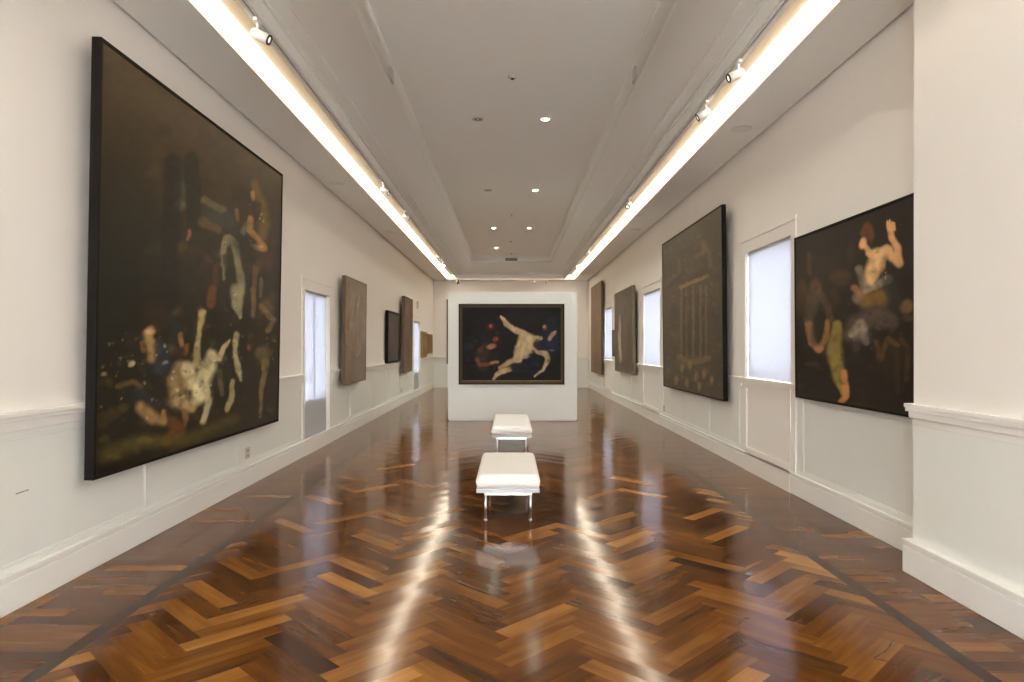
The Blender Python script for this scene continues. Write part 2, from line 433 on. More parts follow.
# ------------------------------------------------------------------ paintings
def noise2(px, py, seed, sc_):
    rng = np.random.RandomState(seed); out = np.zeros_like(px)
    for k in range(10):
        a = rng.uniform(0, 6.28); f = sc_ * rng.uniform(.5, 2.2); ph = rng.uniform(0, 6.28); ph2 = rng.uniform(0, 6.28)
        out += np.sin((px*math.cos(a)+py*math.sin(a))*f + ph + 1.5*np.sin((px*math.sin(a)-py*math.cos(a))*f*.7 + ph2))
    return out / 10
class Art:
    """paints oil-paint strokes into a grid; coordinates x right, y down"""
    def __init__(s, px, py, base, seed=1, mott=.25, sc_=.12, warp=0, wk=.3, rk=1.15):
        n = noise2(px, py, seed, sc_); n2 = noise2(px, py, seed+5, sc_*4)
        A = warp; k = wk
        wx = noise2(px, py, seed+11, k) + .5*noise2(px, py, seed+12, k*2.6); wy = noise2(px, py, seed+13, k) + .5*noise2(px, py, seed+14, k*2.6)
        s.px, s.py = px + A*wx, py + A*wy
        s.al = np.clip(.92 + .45*noise2(px, py, seed+15, k*1.6), .4, 1)
        s.c = np.zeros(px.shape + (3,)); b = np.array(lin(base))
        s.c[:] = b; s.c *= (1 + mott*n + mott*.5*n2)[..., None]
        s.nn = n2; s.sx = s.sy = 1; s.ox = s.oy = 0; s.rk = rk
    def dabs(s, n, x0, x1, y0, y1, r0, r1, pal, a, seed):
        rr = random.Random(seed)
        for _ in range(n):
            x, y = rr.uniform(x0, x1), rr.uniform(y0, y1); an = rr.uniform(0, 3.14); l = rr.uniform(.5, 3)*r0; q = rr.uniform(r0, r1)
            s.st([(x, y), (x+math.cos(an)*l, y+math.sin(an)*l)], [q, q*.5], rr.choice(pal), a*rr.uniform(.4, 1), .8)
    def frame(s, ox, oy, k): s.ox, s.oy, s.sx = ox, oy, k
    def mixm(s, m, col):
        m = np.clip(m, 0, 1)[..., None]; s.c = s.c*(1-m) + np.array(lin(col))*(1 + .18*s.nn[..., None])*m
    def st(s, pts, r, col, a=1.0, soft=.5):
        """tapered stroke; r radius (or list)"""
        P = [(x/s.sx+s.ox, y/s.sx+s.oy) for x, y in pts]
        r = [q*s.rk/s.sx for q in (r if isinstance(r, (list, tuple)) else [r]*len(P))]
        best = np.full(s.px.shape, -9.0)
        if len(P) == 1: P = P*2; r = r*2
        for (x0,y0),(x1,y1),r0,r1 in zip(P, P[1:], r, r[1:]):
            dx, dy = x1-x0, y1-y0; L2 = dx*dx+dy*dy+1e-9
            t = np.clip(((s.px-x0)*dx+(s.py-y0)*dy)/L2, 0, 1)
            d = np.hypot(s.px-x0-t*dx, s.py-y0-t*dy); rr = r0+(r1-r0)*t
            best = np.maximum(best, 1 - d/np.maximum(rr, 1e-6))
        s.mixm(a*s.al*np.clip(best/soft, 0, 1), col)
    def el(s, x, y, rx, ry, col, a=1.0, soft=.5, ang=0):
        x, y = x/s.sx+s.ox, y/s.sx+s.oy; rx, ry = rx/s.sx, ry/s.sx
        c, sn = math.cos(math.radians(ang)), math.sin(math.radians(ang))
        dx, dy = s.px-x, s.py-y
        d = np.hypot((dx*c+dy*sn)/rx, (-dx*sn+dy*c)/ry)
        s.mixm(a*s.al*np.clip((1-d)/soft, 0, 1), col)

def art_mat(rough, spec=.2):
    m = bpy.data.materials.new('oil_paint'); m.use_nodes = True
    nt = m.node_tree; b = nt.nodes['Principled BSDF']
    a = nt.nodes.new('ShaderNodeAttribute'); a.attribute_name = 'paint'
    nt.links.new(a.outputs['Color'], b.inputs['Base Color'])
    b.inputs['Roughness'].default_value = rough; b.inputs['Specular IOR Level'].default_value = spec
    tc = nt.nodes.new('ShaderNodeTexCoord'); n = nt.nodes.new('ShaderNodeTexNoise'); n.inputs['Scale'].default_value = 60; n.inputs['Detail'].default_value = 4
    nt.links.new(tc.outputs['Object'], n.inputs['Vector'])
    bp = nt.nodes.new('ShaderNodeBump'); bp.inputs['Strength'].default_value = .25; bp.inputs['Distance'].default_value = .003
    nt.links.new(n.outputs['Fac'], bp.inputs['Height']); nt.links.new(bp.outputs[0], b.inputs['Normal'])
    return m
M_oil = art_mat(.38, .16); M_oilg = art_mat(.24, .35); M_oilm = art_mat(.5, .12)

def painting(wall, p0, p1, z0, z1, thick, lean, fw, fm, label, art_fn, nu=120, nv=120, gain=1.25, om=None, proud=.006, group=None, gap=.012):
    """p0<p1 position along the wall; local: x right on the picture, z up, -y toward the room"""
    om = om or M_oil
    if wall in ('L', 'R') and z0 < 1.2:      # hangs in front of the dado rail
        gap = .063; k = .9835; p0 *= k; p1 *= k; z0 = 1.6 + (z0-1.6)*k; z1 = 1.6 + (z1-1.6)*k
    W, H = p1-p0, z1-z0
    la = math.atan2(lean, H)
    if wall == 'L': loc = (XL + gap, (p0+p1)/2, z0); rz = math.radians(90)
    elif wall == 'R': loc = (XR - gap, (p0+p1)/2, z0); rz = math.radians(-90)
    elif wall == 'B': loc = ((p0+p1)/2, YB - gap, z0); rz = 0
    else: loc = ((p0+p1)/2, wall - gap, z0); rz = 0
    t = thing('painting', label, 'painting', loc, (0, 0, rz), group)
    Rm = Matrix.Rotation(rz, 4, 'Z')
    tilt = Matrix.Rotation(la, 4, 'X')
    # frame
    mb = MB(); f = fw
    mb.box(-W/2, W/2, 0, -thick, 0, f); mb.box(-W/2, W/2, 0, -thick, H-f, H)
    mb.box(-W/2, -W/2+f, 0, -thick, f, H-f); mb.box(W/2-f, W/2, 0, -thick, f, H-f)
    fr = mb.build('frame', fm, parent=t, bevel=min(.004, f*.2)); fr.rotation_euler = (la, 0, 0)
    us = np.linspace(0, 1, nu); vs_ = np.linspace(0, 1, nv)
    U, Vv = np.meshgrid(us, vs_)
    lx = (-W/2+f) + U*(W-2*f); lz = f + Vv*(H-2*f); ly = np.full_like(lx, -thick+proud)
    # world -> picture plane coordinates of the reference view, used only to lay out the brushwork
    MM = Matrix.Translation(loc) @ Rm @ tilt
    A = np.array(MM); Pw = np.stack([lx, ly, lz, np.ones_like(lx)], -1) @ A.T
    px = 510 + F*Pw[..., 0]/Pw[..., 1]; py = 347 - F*(Pw[..., 2]-1.6)/Pw[..., 1]
    col = np.clip(art_fn(px, py, U, 1-Vv)*gain, .002, .9)
    verts = np.stack([lx, ly, lz], -1).reshape(-1, 3)
    faces = [(j*nu+i, j*nu+i+1, (j+1)*nu+i+1, (j+1)*nu+i) for j in range(nv-1) for i in range(nu-1)]
    me = bpy.data.meshes.new('canvas'); me.from_pydata(verts.tolist(), [], faces); me.update()
    ca = me.color_attributes.new('paint', 'FLOAT_COLOR', 'POINT')
    ca.data.foreach_set('color', np.concatenate([col.reshape(-1, 3), np.ones((nu*nv, 1))], 1).ravel().tolist())
    me.materials.append(om)
    o = bpy.data.objects.new('canvas', me); C.objects.link(o); o.parent = t; o.rotation_euler = (la, 0, 0)
    bk = MB().box(-W/2+f*.5, W/2-f*.5, -.002, -thick+proud+.004, f*.5, H-f*.5).build('stretcher', M_canvas_edge, parent=t); bk.rotation_euler = (la, 0, 0)
    return t

def art1(px, py, u, v):
    a = Art(px, py, (40, 34, 20), 3, .32, .06, 1.7, .16, 1.45)
    # varnish glare painted as a brown upper band, shadowed mass on the left
    a.mixm(np.clip(.9-v*2.0, 0, 1)*.8, (78, 63, 38)); a.mixm(np.clip((.42-u)*3, 0, 1)*np.clip(v*3-.3, 0, 1)*.75, (27, 25, 15))
    P = [(70,58,34),(92,74,46),(50,44,32),(66,44,26),(24,20,13),(40,46,50),(108,94,66)]
    a.dabs(150, 165, 278, 240, 420, 2, 6, P, .45, 5); a.dabs(70, 100, 200, 330, 450, 2, 6, P, .4, 6); a.dabs(60, 150, 280, 120, 260, 4, 12, P[:3]+P[4:5], .3, 8)
    a.frame(120, 180, 5.68)
    a.el(350, 90, 55, 100, (66, 72, 62), .8); a.el(345, 140, 55, 35, (92, 88, 64), .8)
    a.st([(400,-120),(425,250)], 34, (34, 30, 19), .9, .3); a.st([(300,-100),(275,700)], 45, (24, 21, 13), .8, .4)
    a.el(560, 210, 120, 75, (62, 64, 54), .7, ang=25); a.st([(480,110),(580,170)], 20, (100, 90, 62), .8); a.st([(470,235),(560,285)], [26,18], (98, 78, 48), .8)
    a.el(640, 240, 50, 60, (60, 62, 52), .5); a.el(570, 50, 60, 35, (56, 50, 36), .6)
    a.st([(760,20),(800,120),(820,250),(800,370)], [18,28,34,26], (100, 80, 38), .95, .7); a.el(755, 85, 17, 38, (150, 118, 78), .95)
    a.st([(775,140),(780,215)], 22, (46, 30, 20), .8); a.st([(740,220),(735,290),(790,340),(815,380)], [16,14,14,16], (150, 116, 66), .8)
    a.st([(665,170),(672,220)], 10, (120, 88, 52), .8); a.st([(720,250),(700,300)], 14, (104, 98, 78), .7); a.st([(770,380),(820,390)], 15, (140, 110, 70), .7)
    a.el(840, 440, 60, 60, (74, 44, 26), .6); a.el(355, 385, 40, 45, (72, 62, 34), .8); a.st([(395,290),(385,340)], 9, (128, 88, 54), .8)
    a.el(400, 450, 90, 70, (42, 32, 20), .6); a.st([(600,320),(585,400),(595,560)], [14,16,8], (128, 122, 92), .9)
    a.st([(620,320),(655,370),(665,460),(690,590),(665,680)], [16,20,16,20,26], (122, 118, 92), .85); a.st([(690,360),(740,430)], 45, (26, 23, 15), .7)
    a.st([(600,440),(630,600)], 22, (30, 27, 18), .8); a.st([(540,490),(545,600),(520,670)], 14, (88, 44, 24), .7); a.st([(765,500),(760,680)], 12, (100, 72, 42), .8)
    a.st([(800,560),(800,660)], 9, (104, 90, 66), .8); a.el(845, 480, 20, 40, (82, 50, 28), .7)
    a.frame(90, 290, 3.59)
    a.el(235, 85, 62, 62, (54, 38, 25), .8, .5); a.el(90, 90, 65, 45, (40, 38, 30), .6)
    a.st([(440,0),(432,50)], 14, (104, 66, 34), .9); a.st([(530,0),(528,50),(540,100)], [22,16,5], (140, 134, 106), .9)
    a.st([(585,0),(587,90)], [9,6], (110, 90, 58), .9)
    a.st([(402,80),(395,130),(385,215),(378,265)], [12,9,10,14], (146, 134, 98), 1, .6); a.st([(398,88),(408,78)], 7, (160, 140, 100))
    a.st([(218,148),(205,160)], 16, (150, 110, 76), .9); a.el(215, 150, 24, 12, (170, 150, 120), .9); a.st([(210,180),(228,210),(222,245)], [16,24,16], (140, 120, 76), .9)
    a.st([(250,200),(262,260),(250,280)], [22,24,20], (46, 54, 62), .9); a.st([(185,190),(190,215)], 8, (120, 90, 55), .7); a.st([(290,100),(312,140),(306,180)], 14, (40, 44, 46), .8)
    a.st([(325,160),(332,195)], 8, (150, 116, 80), .8); a.st([(350,200),(340,230)], 8, (130, 90, 62), .8); a.el(270,200,8,10,(150,150,140),.8); a.el(272,260,10,7,(140,140,130),.7)
    a.el(328, 225, 22, 30, (66, 36, 24), .7)
    a.st([(322,280),(300,340),(318,400)], [22,24,28], (142, 122, 86), .95, .7); a.st([(350,280),(356,320),(350,345)], [20,22,14], (176, 166, 134), .9); a.st([(330,330),(340,420),(345,460)], [20,16,8], (120, 98, 66), .8)
    a.st([(318,400),(360,420),(380,400)], [14,18,14], (150, 132, 96), .9); a.st([(345,440),(340,485)], [14,6], (104, 80, 50), .8)
    a.st([(438,232),(425,280),(400,330),(388,390)], [18,26,26,22], (168, 160, 128), 1, .6); a.st([(440,240),(465,245),(478,210),(500,180)], [12,10,7,4], (160, 148, 116))
    a.st([(415,350),(425,410),(405,475)], [14,10,9], (160, 152, 122)); a.st([(380,350),(395,380)], 16, (184, 176, 146), .8)
    a.st([(465,290),(472,375)], [10,6], (92, 80, 56), .8); a.st([(522,160),(520,215),(532,290),(542,320)], [10,9,10,5], (146, 138, 110), 1, .6); a.st([(512,330),(505,395),(490,430)], [8,11,8], (140, 130, 96), .9)
    a.el(635, 70, 36, 50, (92, 76, 54), .8); a.el(628, 100, 18, 22, (40, 26, 18), .8); a.st([(615,60),(660,110),(640,145)], 9, (128, 104, 74), .7); a.el(573, 207, 10, 14, (134, 80, 48), .8)
    a.el(622, 230, 34, 42, (104, 92, 64), .8); a.st([(630,260),(620,340),(612,455)], [12,8,5], (112, 98, 68), .9)
    a.el(152, 264, 15, 12, (170, 160, 128), .9, ang=-30); a.el(50, 302, 16, 9, (142, 128, 96), .8); a.el(45, 275, 8, 8, (120, 90, 60), .7); a.st([(100,345),(150,330),(180,345)], 8, (106, 88, 58), .7)
    a.el(170, 385, 50, 34, (34, 42, 50), .8); a.el(215, 395, 26, 20, (40, 46, 52), .8); a.el(222,395,7,7,(120,120,110),.8)
    a.st([(180,420),(225,460),(262,470),(265,435)], [18,22,16,8], (142, 116, 76), .9, .6); a.el(120, 420, 26, 20, (84, 68, 42), .7); a.st([(40,470),(110,430)], [24,14], (66, 54, 34), .7)
    a.st([(300,480),(320,500),(270,545)], [20,20,16], (112, 72, 36), .7)
    a.dabs(90, 60, 650, 150, 520, 5, 13, P+[(24,21,14)]*4, .5, 9)
    a.st([(60,590),(180,540),(330,545),(520,460)], [30,24,26,18], (82, 74, 40), .75, .8); a.el(200, 540, 40, 16, (98, 90, 50), .6); a.el(85, 600, 30, 14, (96, 84, 52), .6)
    H = [(196, 184, 150), (172, 156, 118), (60, 50, 34), (36, 30, 20), (150, 128, 90)]
    a.dabs(26, 290, 380, 280, 420, 3, 8, H, .7, 21); a.dabs(22, 375, 450, 230, 400, 3, 8, H, .7, 22); a.dabs(14, 505, 545, 10, 320, 2, 6, H, .6, 23)
    a.dabs(40, 30, 280, 150, 460, 2, 6, H + [(70, 80, 86), (120, 84, 54)], .6, 24); a.dabs(24, 590, 665, 40, 300, 3, 8, [(120, 96, 66), (64, 44, 28), (36, 28, 18), (146, 122, 84)], .6, 25)
    a.dabs(22, 330, 470, 60, 300, 3, 8, [(30, 26, 16), (60, 42, 26), (90, 66, 40)], .5, 26)
    a.frame(120, 180, 5.68)
    a.dabs(18, 735, 830, 120, 400, 4, 9, [(176, 146, 92), (96, 70, 38), (48, 34, 20), (130, 100, 56)], .7, 27); a.dabs(16, 580, 720, 320, 680, 4, 10, [(150, 146, 116), (70, 66, 50), (30, 27, 18)], .6, 28)
    return np.clip(a.c, 1e-4, 1)**1.2*1.85

def art_mid(px, py, u, v):
    a = Art(px, py, (30, 28, 28), 9, .3, .2, 1.0, .22, 1.0)
    a.frame(455, 295, 6.82)
    a.el(500, 150, 260, 90, (40, 38, 38), .5); a.el(640, 330, 90, 110, (34, 42, 62), .8); a.el(660,200,60,60,(36,40,52),.7)
    # kneeling figure on the left
    a.st([(215,360),(180,430),(190,480)], [45,55,50], (56, 48, 38), .9); a.el(250, 440, 60, 55, (36, 36, 34), .8)
    a.st([(150,440),(170,478),(240,470),(288,458)], [18,20,16,12], (122, 72, 46), .95, .6); a.st([(245,462),(290,455)], 12, (178, 134, 100), .9)
    a.el(250, 350, 38, 24, (178, 122, 86), .95, ang=-15); a.st([(165,380),(180,370)], 22, (104, 62, 42), .6); a.el(275, 302, 26, 22, (140, 68, 42), .9); a.el(285,300,12,12,(180,110,74),.8)
    a.el(240, 215, 42, 38, (74, 26, 22), .8); a.el(243, 212, 14, 18, (178, 100, 80), .9); a.el(290,300,40,30,(86,34,26),.4)
    a.el(100, 350, 50, 30, (46, 48, 42), .7)
    # outstretched pale figure
    a.st([(318,150),(350,195),(400,232),(462,262)], [8,22,22,30], (204, 176, 136), 1, .5); a.st([(315,145),(335,165)], [5,9], (210, 180, 140))
    a.st([(470,268),(472,300),(445,380),(428,435)], [26,48,46,38], (202, 180, 138), 1, .4); a.st([(480,270),(520,300),(580,295)], [26,40,18], (196, 172, 130), 1, .5)
    a.st([(505,300),(510,350),(482,415)], [30,32,26], (206, 186, 146), 1, .5); a.st([(560,315),(545,345),(570,390)], [22,14,14], (70, 58, 46), .8)
    a.st([(450,330),(440,400)], 12, (176, 150, 108), .5); a.st([(495,330),(470,420)], 8, (174, 148, 106), .5)
    a.st([(530,360),(560,390),(620,400),(635,440),(600,510),(545,555)], [16,14,24,20,14,8], (190, 164, 124), 1, .5)
    a.st([(410,440),(360,465),(310,495)], [24,26,18], (184, 156, 116), 1, .6); a.st([(380,505),(310,525),(280,545),(265,575)], [22,22,16,10], (196, 168, 128), 1, .5)
    a.el(440, 495, 78, 42, (34, 36, 40), 1, .3); a.el(520, 440, 60, 60, (28, 32, 48), .8)
    a.el(612, 220, 20, 26, (120, 84, 62), .9); a.el(606, 214, 10, 10, (196, 160, 130), .9); a.st([(645,300),(665,270),(685,248)], [16,18,8], (178, 150, 126), .9); a.el(660, 375, 22, 8, (120, 112, 92), .7)
    a.el(655, 330, 50, 26, (40, 50, 76), .6)
    a.dabs(40, 410, 530, 280, 440, 5, 14, [(220,196,154),(170,142,102),(150,122,86),(208,182,138)], .45, 3)
    a.dabs(70, 70, 300, 150, 540, 6, 20, [(28,26,26),(60,38,30),(46,44,40),(70,52,40)], .45, 4); a.dabs(40, 520, 710, 180, 540, 6, 20, [(30,32,44),(44,50,66),(60,56,56),(26,26,32)], .5, 5)
    return a.c

def art10(px, py, u, v):
    a = Art(px, py, (35, 26, 16), 21, .3, .08, 1.0, .2)
    a.frame(790, 190, 2.962)
    a.el(90, 270, 110, 90, (54, 40, 25), .7); a.el(330, 150, 70, 120, (36, 28, 20), .6)
    a.el(150, 260, 40, 30, (84, 62, 36), .6); a.el(35, 290, 18, 30, (96, 66, 38), .8); a.st([(30,300),(25,360)], 16, (70, 50, 30), .7); a.st([(55,190),(58,250)], 7, (84, 62, 38), .8)
    # stooping figure on the left
    a.el(75, 285, 22, 32, (104, 72, 46), .9); a.st([(70,310),(55,380),(70,455)], [26,18,14], (86, 74, 54), .9); a.st([(55,400),(65,450),(90,470)], [14,12,10], (140, 106, 76), .9)
    a.st([(112,390),(105,440),(85,475)], [9,10,10], (150, 108, 72), .9); a.el(80, 420, 22, 50, (36, 34, 28), .8); a.st([(85,300),(110,340),(120,380)], 12, (100, 80, 54), .7); a.el(85, 470, 18, 12, (166, 120, 84), .8); a.el(65, 515, 28, 10, (92, 78, 54), .6)
    a.el(130, 320, 18, 50, (70, 46, 28), .5)
    # seated figure, raised arm
    a.st([(216,128),(230,112),(238,138)], [11,17,13], (104, 64, 34), .95); a.el(216, 158, 14, 22, (206, 160, 112), 1, .4, 15); a.el(238,140,12,26,(100,62,34),.7)
    a.st([(235,188),(262,192),(288,178)], [11,18,17], (206, 172, 124), 1, .5); a.st([(260,198),(246,235),(236,275)], [27,25,20], (204, 170, 122), 1, .5)
    a.st([(288,182),(322,216),(318,172),(302,140)], [16,15,14,9], (198, 158, 112), 1, .5); a.st([(301,145),(296,105)], [9,11], (196, 150, 106), 1, .5)
    for k in range(4): a.st([(292+k*6,118),(289+k*7,92+3*abs(k-1))], [5,3.5], (200, 156, 110))
    a.el(272, 225, 14, 18, (176, 138, 94), .6); a.el(228, 250, 10, 22, (184, 146, 100), .5)
    a.st([(205,235),(222,290),(200,320)], [14,14,18], (128, 116, 96), .8); a.st([(190,290),(210,310)], 12, (150, 108, 72), .8); a.st([(225,300),(290,265)], [10,14], (150, 142, 126), .8)
    a.st([(225,330),(270,320)], [28,34], (122, 96, 48), .95, .6); a.st([(290,270),(310,330),(300,370)], [22,24,20], (48, 46, 44), .8)
    a.st([(180,430),(200,400),(250,370),(300,390)], [26,34,34,26], (84, 70, 62), 1, .5); a.st([(185,425),(210,400),(225,450)], [14,20,12], (150, 138, 122), .9); a.st([(205,430),(195,470)], 14, (126, 114, 102), .8)
    a.st([(140,400),(130,470),(145,560),(158,600)], [16,26,20,10], (132, 118, 62), 1, .5); a.st([(160,540),(166,610),(152,628)], [12,11,10], (176, 126, 78), 1, .5)
    a.el(200, 480, 38, 50, (40, 36, 32), .8); a.el(240,440,30,34,(50,44,40),.6)
    a.el(300, 500, 60, 70, (50, 38, 24), .8); a.st([(255,450),(268,500),(290,440),(320,460)], 9, (104, 80, 48), .6); a.st([(330,440),(350,470),(345,560)], 9, (82, 60, 36), .6); a.st([(315,480),(320,600)], 8, (66,50,32), .6)
    a.el(345, 345, 22, 28, (134, 108, 68), .8, ang=30); a.el(350, 380, 24, 14, (76, 64, 42), .7); a.el(180,190,16,40,(64,42,26),.6); a.el(200, 640, 60, 10, (60, 48, 30), .6)
    a.dabs(110, 20, 350, 180, 620, 4, 14, [(30,23,15),(26,20,14),(60,44,28),(84,62,40),(50,44,38)], .5, 3); a.st([(226,168),(242,192)], [9,12], (196, 156, 108), .9); a.dabs(10, 225, 285, 190, 265, 3, 7, [(216,182,134),(176,138,94),(190,152,106)], .4, 6)
    a.dabs(36, 175, 310, 380, 470, 4, 10, [(120,110,98),(52,46,42),(90,80,74),(40,34,30)], .5, 7)
    return np.clip(a.c, 1e-4, 1)**1.15*1.42

def art9(px, py, u, v):
    a = Art(px, py, (70, 60, 42), 33, .45, .16, .7, .2)
    a.mixm(np.clip(v*1.6-.9, 0, 1)*.6, (46, 40, 28)); a.mixm(np.clip(u-.55, 0, 1)*1.2, (52, 45, 30))
    a.frame(650, 195, 3.244)
    a.el(120, 130, 90, 60, (80, 72, 54), .5); a.el(175, 170, 14, 30, (112, 92, 58), .7)
    a.st([(60,285),(110,262),(150,270),(185,240)], [18,15,15,14], (52, 44, 30), .8); a.st([(100,300),(185,262)], 7, (140, 116, 74), .8); a.st([(70,400),(72,520)], 24, (62, 50, 32), .5)
    for x, r in ((102,6),(118,3.5),(140,4.5),(164,5),(181,5)): a.st([(x,295),(x,525)], [r*.8,r], (122, 102, 66), .62, .9)
    for x in (111,129,152,173): a.st([(x,330),(x,515)], 9, (42, 35, 24), .75, .9)
    a.el(215, 360, 14, 70, (44, 37, 25), .6); a.el(78, 400, 14, 70, (48, 40, 28), .6); a.st([(45,290),(95,250),(95,210)], [10,8,5], (96,84,58), .6); a.st([(150,200),(190,175),(195,230)], [8,6,8], (104,88,56), .6)
    a.st([(92,525),(130,545),(190,530)], 10, (114, 94, 58), .7); a.el(215, 330, 16, 60, (84, 66, 38), .6); a.el(205,380,24,60,(50,42,28),.5); a.el(55,330,14,60,(78,64,40),.5)
    for x, y in ((105,560),(130,550),(150,590),(120,610),(175,580),(160,620),(200,600),(85,600)): a.el(x, y, 9, 20, (132, 104, 64), .8); a.el(x+10, y+12, 9, 18, (42, 34, 24), .5)
    a.el(60, 575, 20, 30, (84, 70, 46), .5)
    a.dabs(120, 45, 235, 150, 640, 4, 16, [(46,39,27),(92,76,48),(60,50,34),(104,86,54)], .4, 3)
    a.dabs(160, 45, 245, 130, 650, 2, 7, [(40,34,24),(110,94,62),(58,48,34),(126,106,68)], .55, 13)
    return a.c
def art_generic(base, seed, strokes=(), mott=.3, sc_=.35):
    def fn(px, py, u, v):
        a = Art(u*100, v*100, base, seed, mott, .12, 5, .1)
        rr = [tuple(min(255, c*k) for c in base) for k in (.7, .85, 1.2, 1.35)]
        a.dabs(60, 0, 100, 0, 100, 4, 14, rr, .45, seed)
        for s in strokes: getattr(a, s[0])(*s[1:])
        return a.c
    return fn
aw = lambda *a, **k: painting(*a, **k)
aw('L', 4.83, 8.70, .655, 3.80, .068, .055, .030, M_frame, 'huge dark baroque painting of a crowded battle scene, largest on the left wall', art1, nu=210, nv=230, gain=1.1)
aw('L', 12.18, 13.95, .93, 2.88, .07, .02, .012, M_canvas_edge, 'brown unframed painting with window glare, just past the near left window',
   art_generic((112, 82, 56), 41, [('el', 50, 55, 30, 30, (112, 96, 78), .6), ('el', 30, 30, 20, 30, (112, 90, 62), .5), ('el', 60, 85, 40, 14, (76, 60, 42), .7), ('st', [(60,25),(55,70)], 8, (120,104,82), .5)]), nu=60, nv=70, om=M_oilg, gain=1.0)
aw('L', 16.45, 18.1, 1.20, 2.49, .075, .015, .06, M_frame, 'small dark violet-brown painting in black frame, third on the left wall',
   art_generic((54, 44, 44), 47, [('el', 40, 45, 22, 30, (74, 58, 54), .6), ('el', 70, 60, 18, 24, (66, 52, 46), .5)]), nu=50, nv=40, gain=.9)
aw('L', 18.9, 20.5, .88, 3.02, .08, .02, .012, M_canvas_edge, 'tall narrow brown painting hanging before the far left window',
   art_generic((98, 68, 48), 53, [('el', 50, 40, 22, 26, (108, 84, 64), .6), ('st', [(40,60),(60,90)], 14, (70,50,38), .6)]), nu=50, nv=60, gain=.95)
aw('L', 22.98, 24.25, 1.25, 2.13, .07, .0, .05, M_gilt, 'small gilt-framed panel beside the far left window, nearer of the two',
   art_generic((118, 92, 56), 57, [('el', 50, 45, 24, 32, (150, 120, 84), .6)]), nu=24, nv=24)
aw('L', 24.5, 26.0, 1.36, 2.08, .07, .0, .05, M_gilt, 'small golden panel in the far left corner above the dado rail',
   art_generic((104, 74, 24), 59, [('st', [(30,10),(30,90)], 10, (140, 104, 44), .6), ('st', [(70,10),(70,90)], 10, (130, 96, 38), .6)]), nu=24, nv=24)
aw('B', -2.50, -1.45, .93, 3.48, .07, .0, .05, M_canvas_edge, 'reddish brown painting on the end wall, mostly hidden behind the partition',
   art_generic((120, 84, 64), 61, [('el', 50, 50, 30, 36, (96, 70, 52), .6)]), nu=24, nv=30)
# right wall
aw('R', 22.6, 25.4, .68, 3.80, .07, .0, .02, M_canvas_edge, 'tall orange-brown painting farthest along the right wall near the corner',
   art_generic((124, 90, 56), 67, [('el', 50, 22, 50, 16, (112, 90, 66), .6), ('el', 40, 55, 30, 20, (100, 70, 42), .6), ('el', 55, 85, 40, 14, (84, 62, 40), .7)]), nu=50, nv=60, gain=1.0)
aw('R', 19.8, 20.35, 1.33, 2.10, .05, .0, .03, M_frame, 'small dark green painting beside the farthest right window',
   art_generic((56, 60, 48), 71, [('el', 50, 45, 24, 30, (84, 84, 68), .6)]), nu=16, nv=24)
aw('R', 16.75, 19.6, .92, 3.12, .075, .02, .028, M_gold2, 'brown painting of pale standing figures with thin gilt edge, between two right windows',
   art_generic((84, 68, 54), 73, [('el', 50, 15, 40, 12, (100, 88, 72), .6), ('st', [(32,34),(28,60),(36,86)], [7,11,8], (184, 166, 140), .9), ('el', 33, 30, 5, 4, (150, 126, 100), .9), ('st', [(60,40),(64,72)], 12, (104, 80, 66), .7), ('st', [(80,50),(78,88)], 9, (70, 54, 44), .7), ('el', 50, 92, 40, 6, (62,50,38), .7)]), nu=70, nv=70, gain=1.0)
aw('R', 9.66, 13.45, .83, 3.62, .065, .03, .022, M_frame, 'very large brown painting of classical columns and ruins on the right wall', art9, nu=150, nv=170, gain=1.3)
aw('R', 4.98, 7.25, 1.065, 2.755, .06, .012, .024, M_frame, 'dark painting of a seated woman raising one hand, partly behind the right pier', art10, nu=190, nv=150, gain=1.0)

# ------------------------------------------------------------------ partition and its painting
YPN = 14.8
pt = thing('partition', 'freestanding white display partition standing across the far end of the room', 'partition', (.055, YPN, 0))
MB().box(-1.40, 1.40, 0, .26, .02, 2.79).build('panel', M_wains, parent=pt, bevel=.004)
MB().box(-1.38, 1.38, .02, .24, 0, .02).build('plinth', M_trim, parent=pt)
def framed(y, x0, x1, z0, z1):
    t = painting(y, x0, x1, z0, z1, .05, 0, .045, M_gold, 'gold-framed dark painting of a pale outstretched figure on the partition', art_mid, nu=150, nv=120, gain=1.0, om=M_oilm, proud=.022, gap=.004)
    W, H = x1-x0, z1-z0; mb = MB(); g = .045
    for k, (q, th) in enumerate(((.0, .064), (.012, .056))):
        mb2 = MB(); f = .022 - k*.012
        mb2.box(-W/2+q, W/2-q, -.03, -th, q, q+f); mb2.box(-W/2+q, W/2-q, -.03, -th, H-q-f, H-q); mb2.box(-W/2+q, -W/2+q+f, -.03, -th, q+f, H-q-f); mb2.box(W/2-q-f, W/2-q, -.03, -th, q+f, H-q-f)
        mb2.build('frame_moulding', (M_frame, M_gold)[k], parent=t)
    mb = MB(); q, f = .078, .012
    for s_ in (0,): 
        mb.box(-W/2+.045, W/2-.045, -.01, -.042, .045, .075); mb.box(-W/2+.045, W/2-.045, -.01, -.042, H-.075, H-.045)
        mb.box(-W/2+.045, -W/2+.075, -.01, -.042, .075, H-.075); mb.box(W/2-.075, W/2-.045, -.01, -.042, .075, H-.075)
    mb.build('frame_slip', M_gold, parent=t)
    mb = MB(); mb.box(-W/2+.075, W/2-.075, -.01, -.034, .075, .085); mb.build('gilt_fillet', M_gilt, parent=t)
framed(YPN, -1.108, 1.175, .79, 2.53)

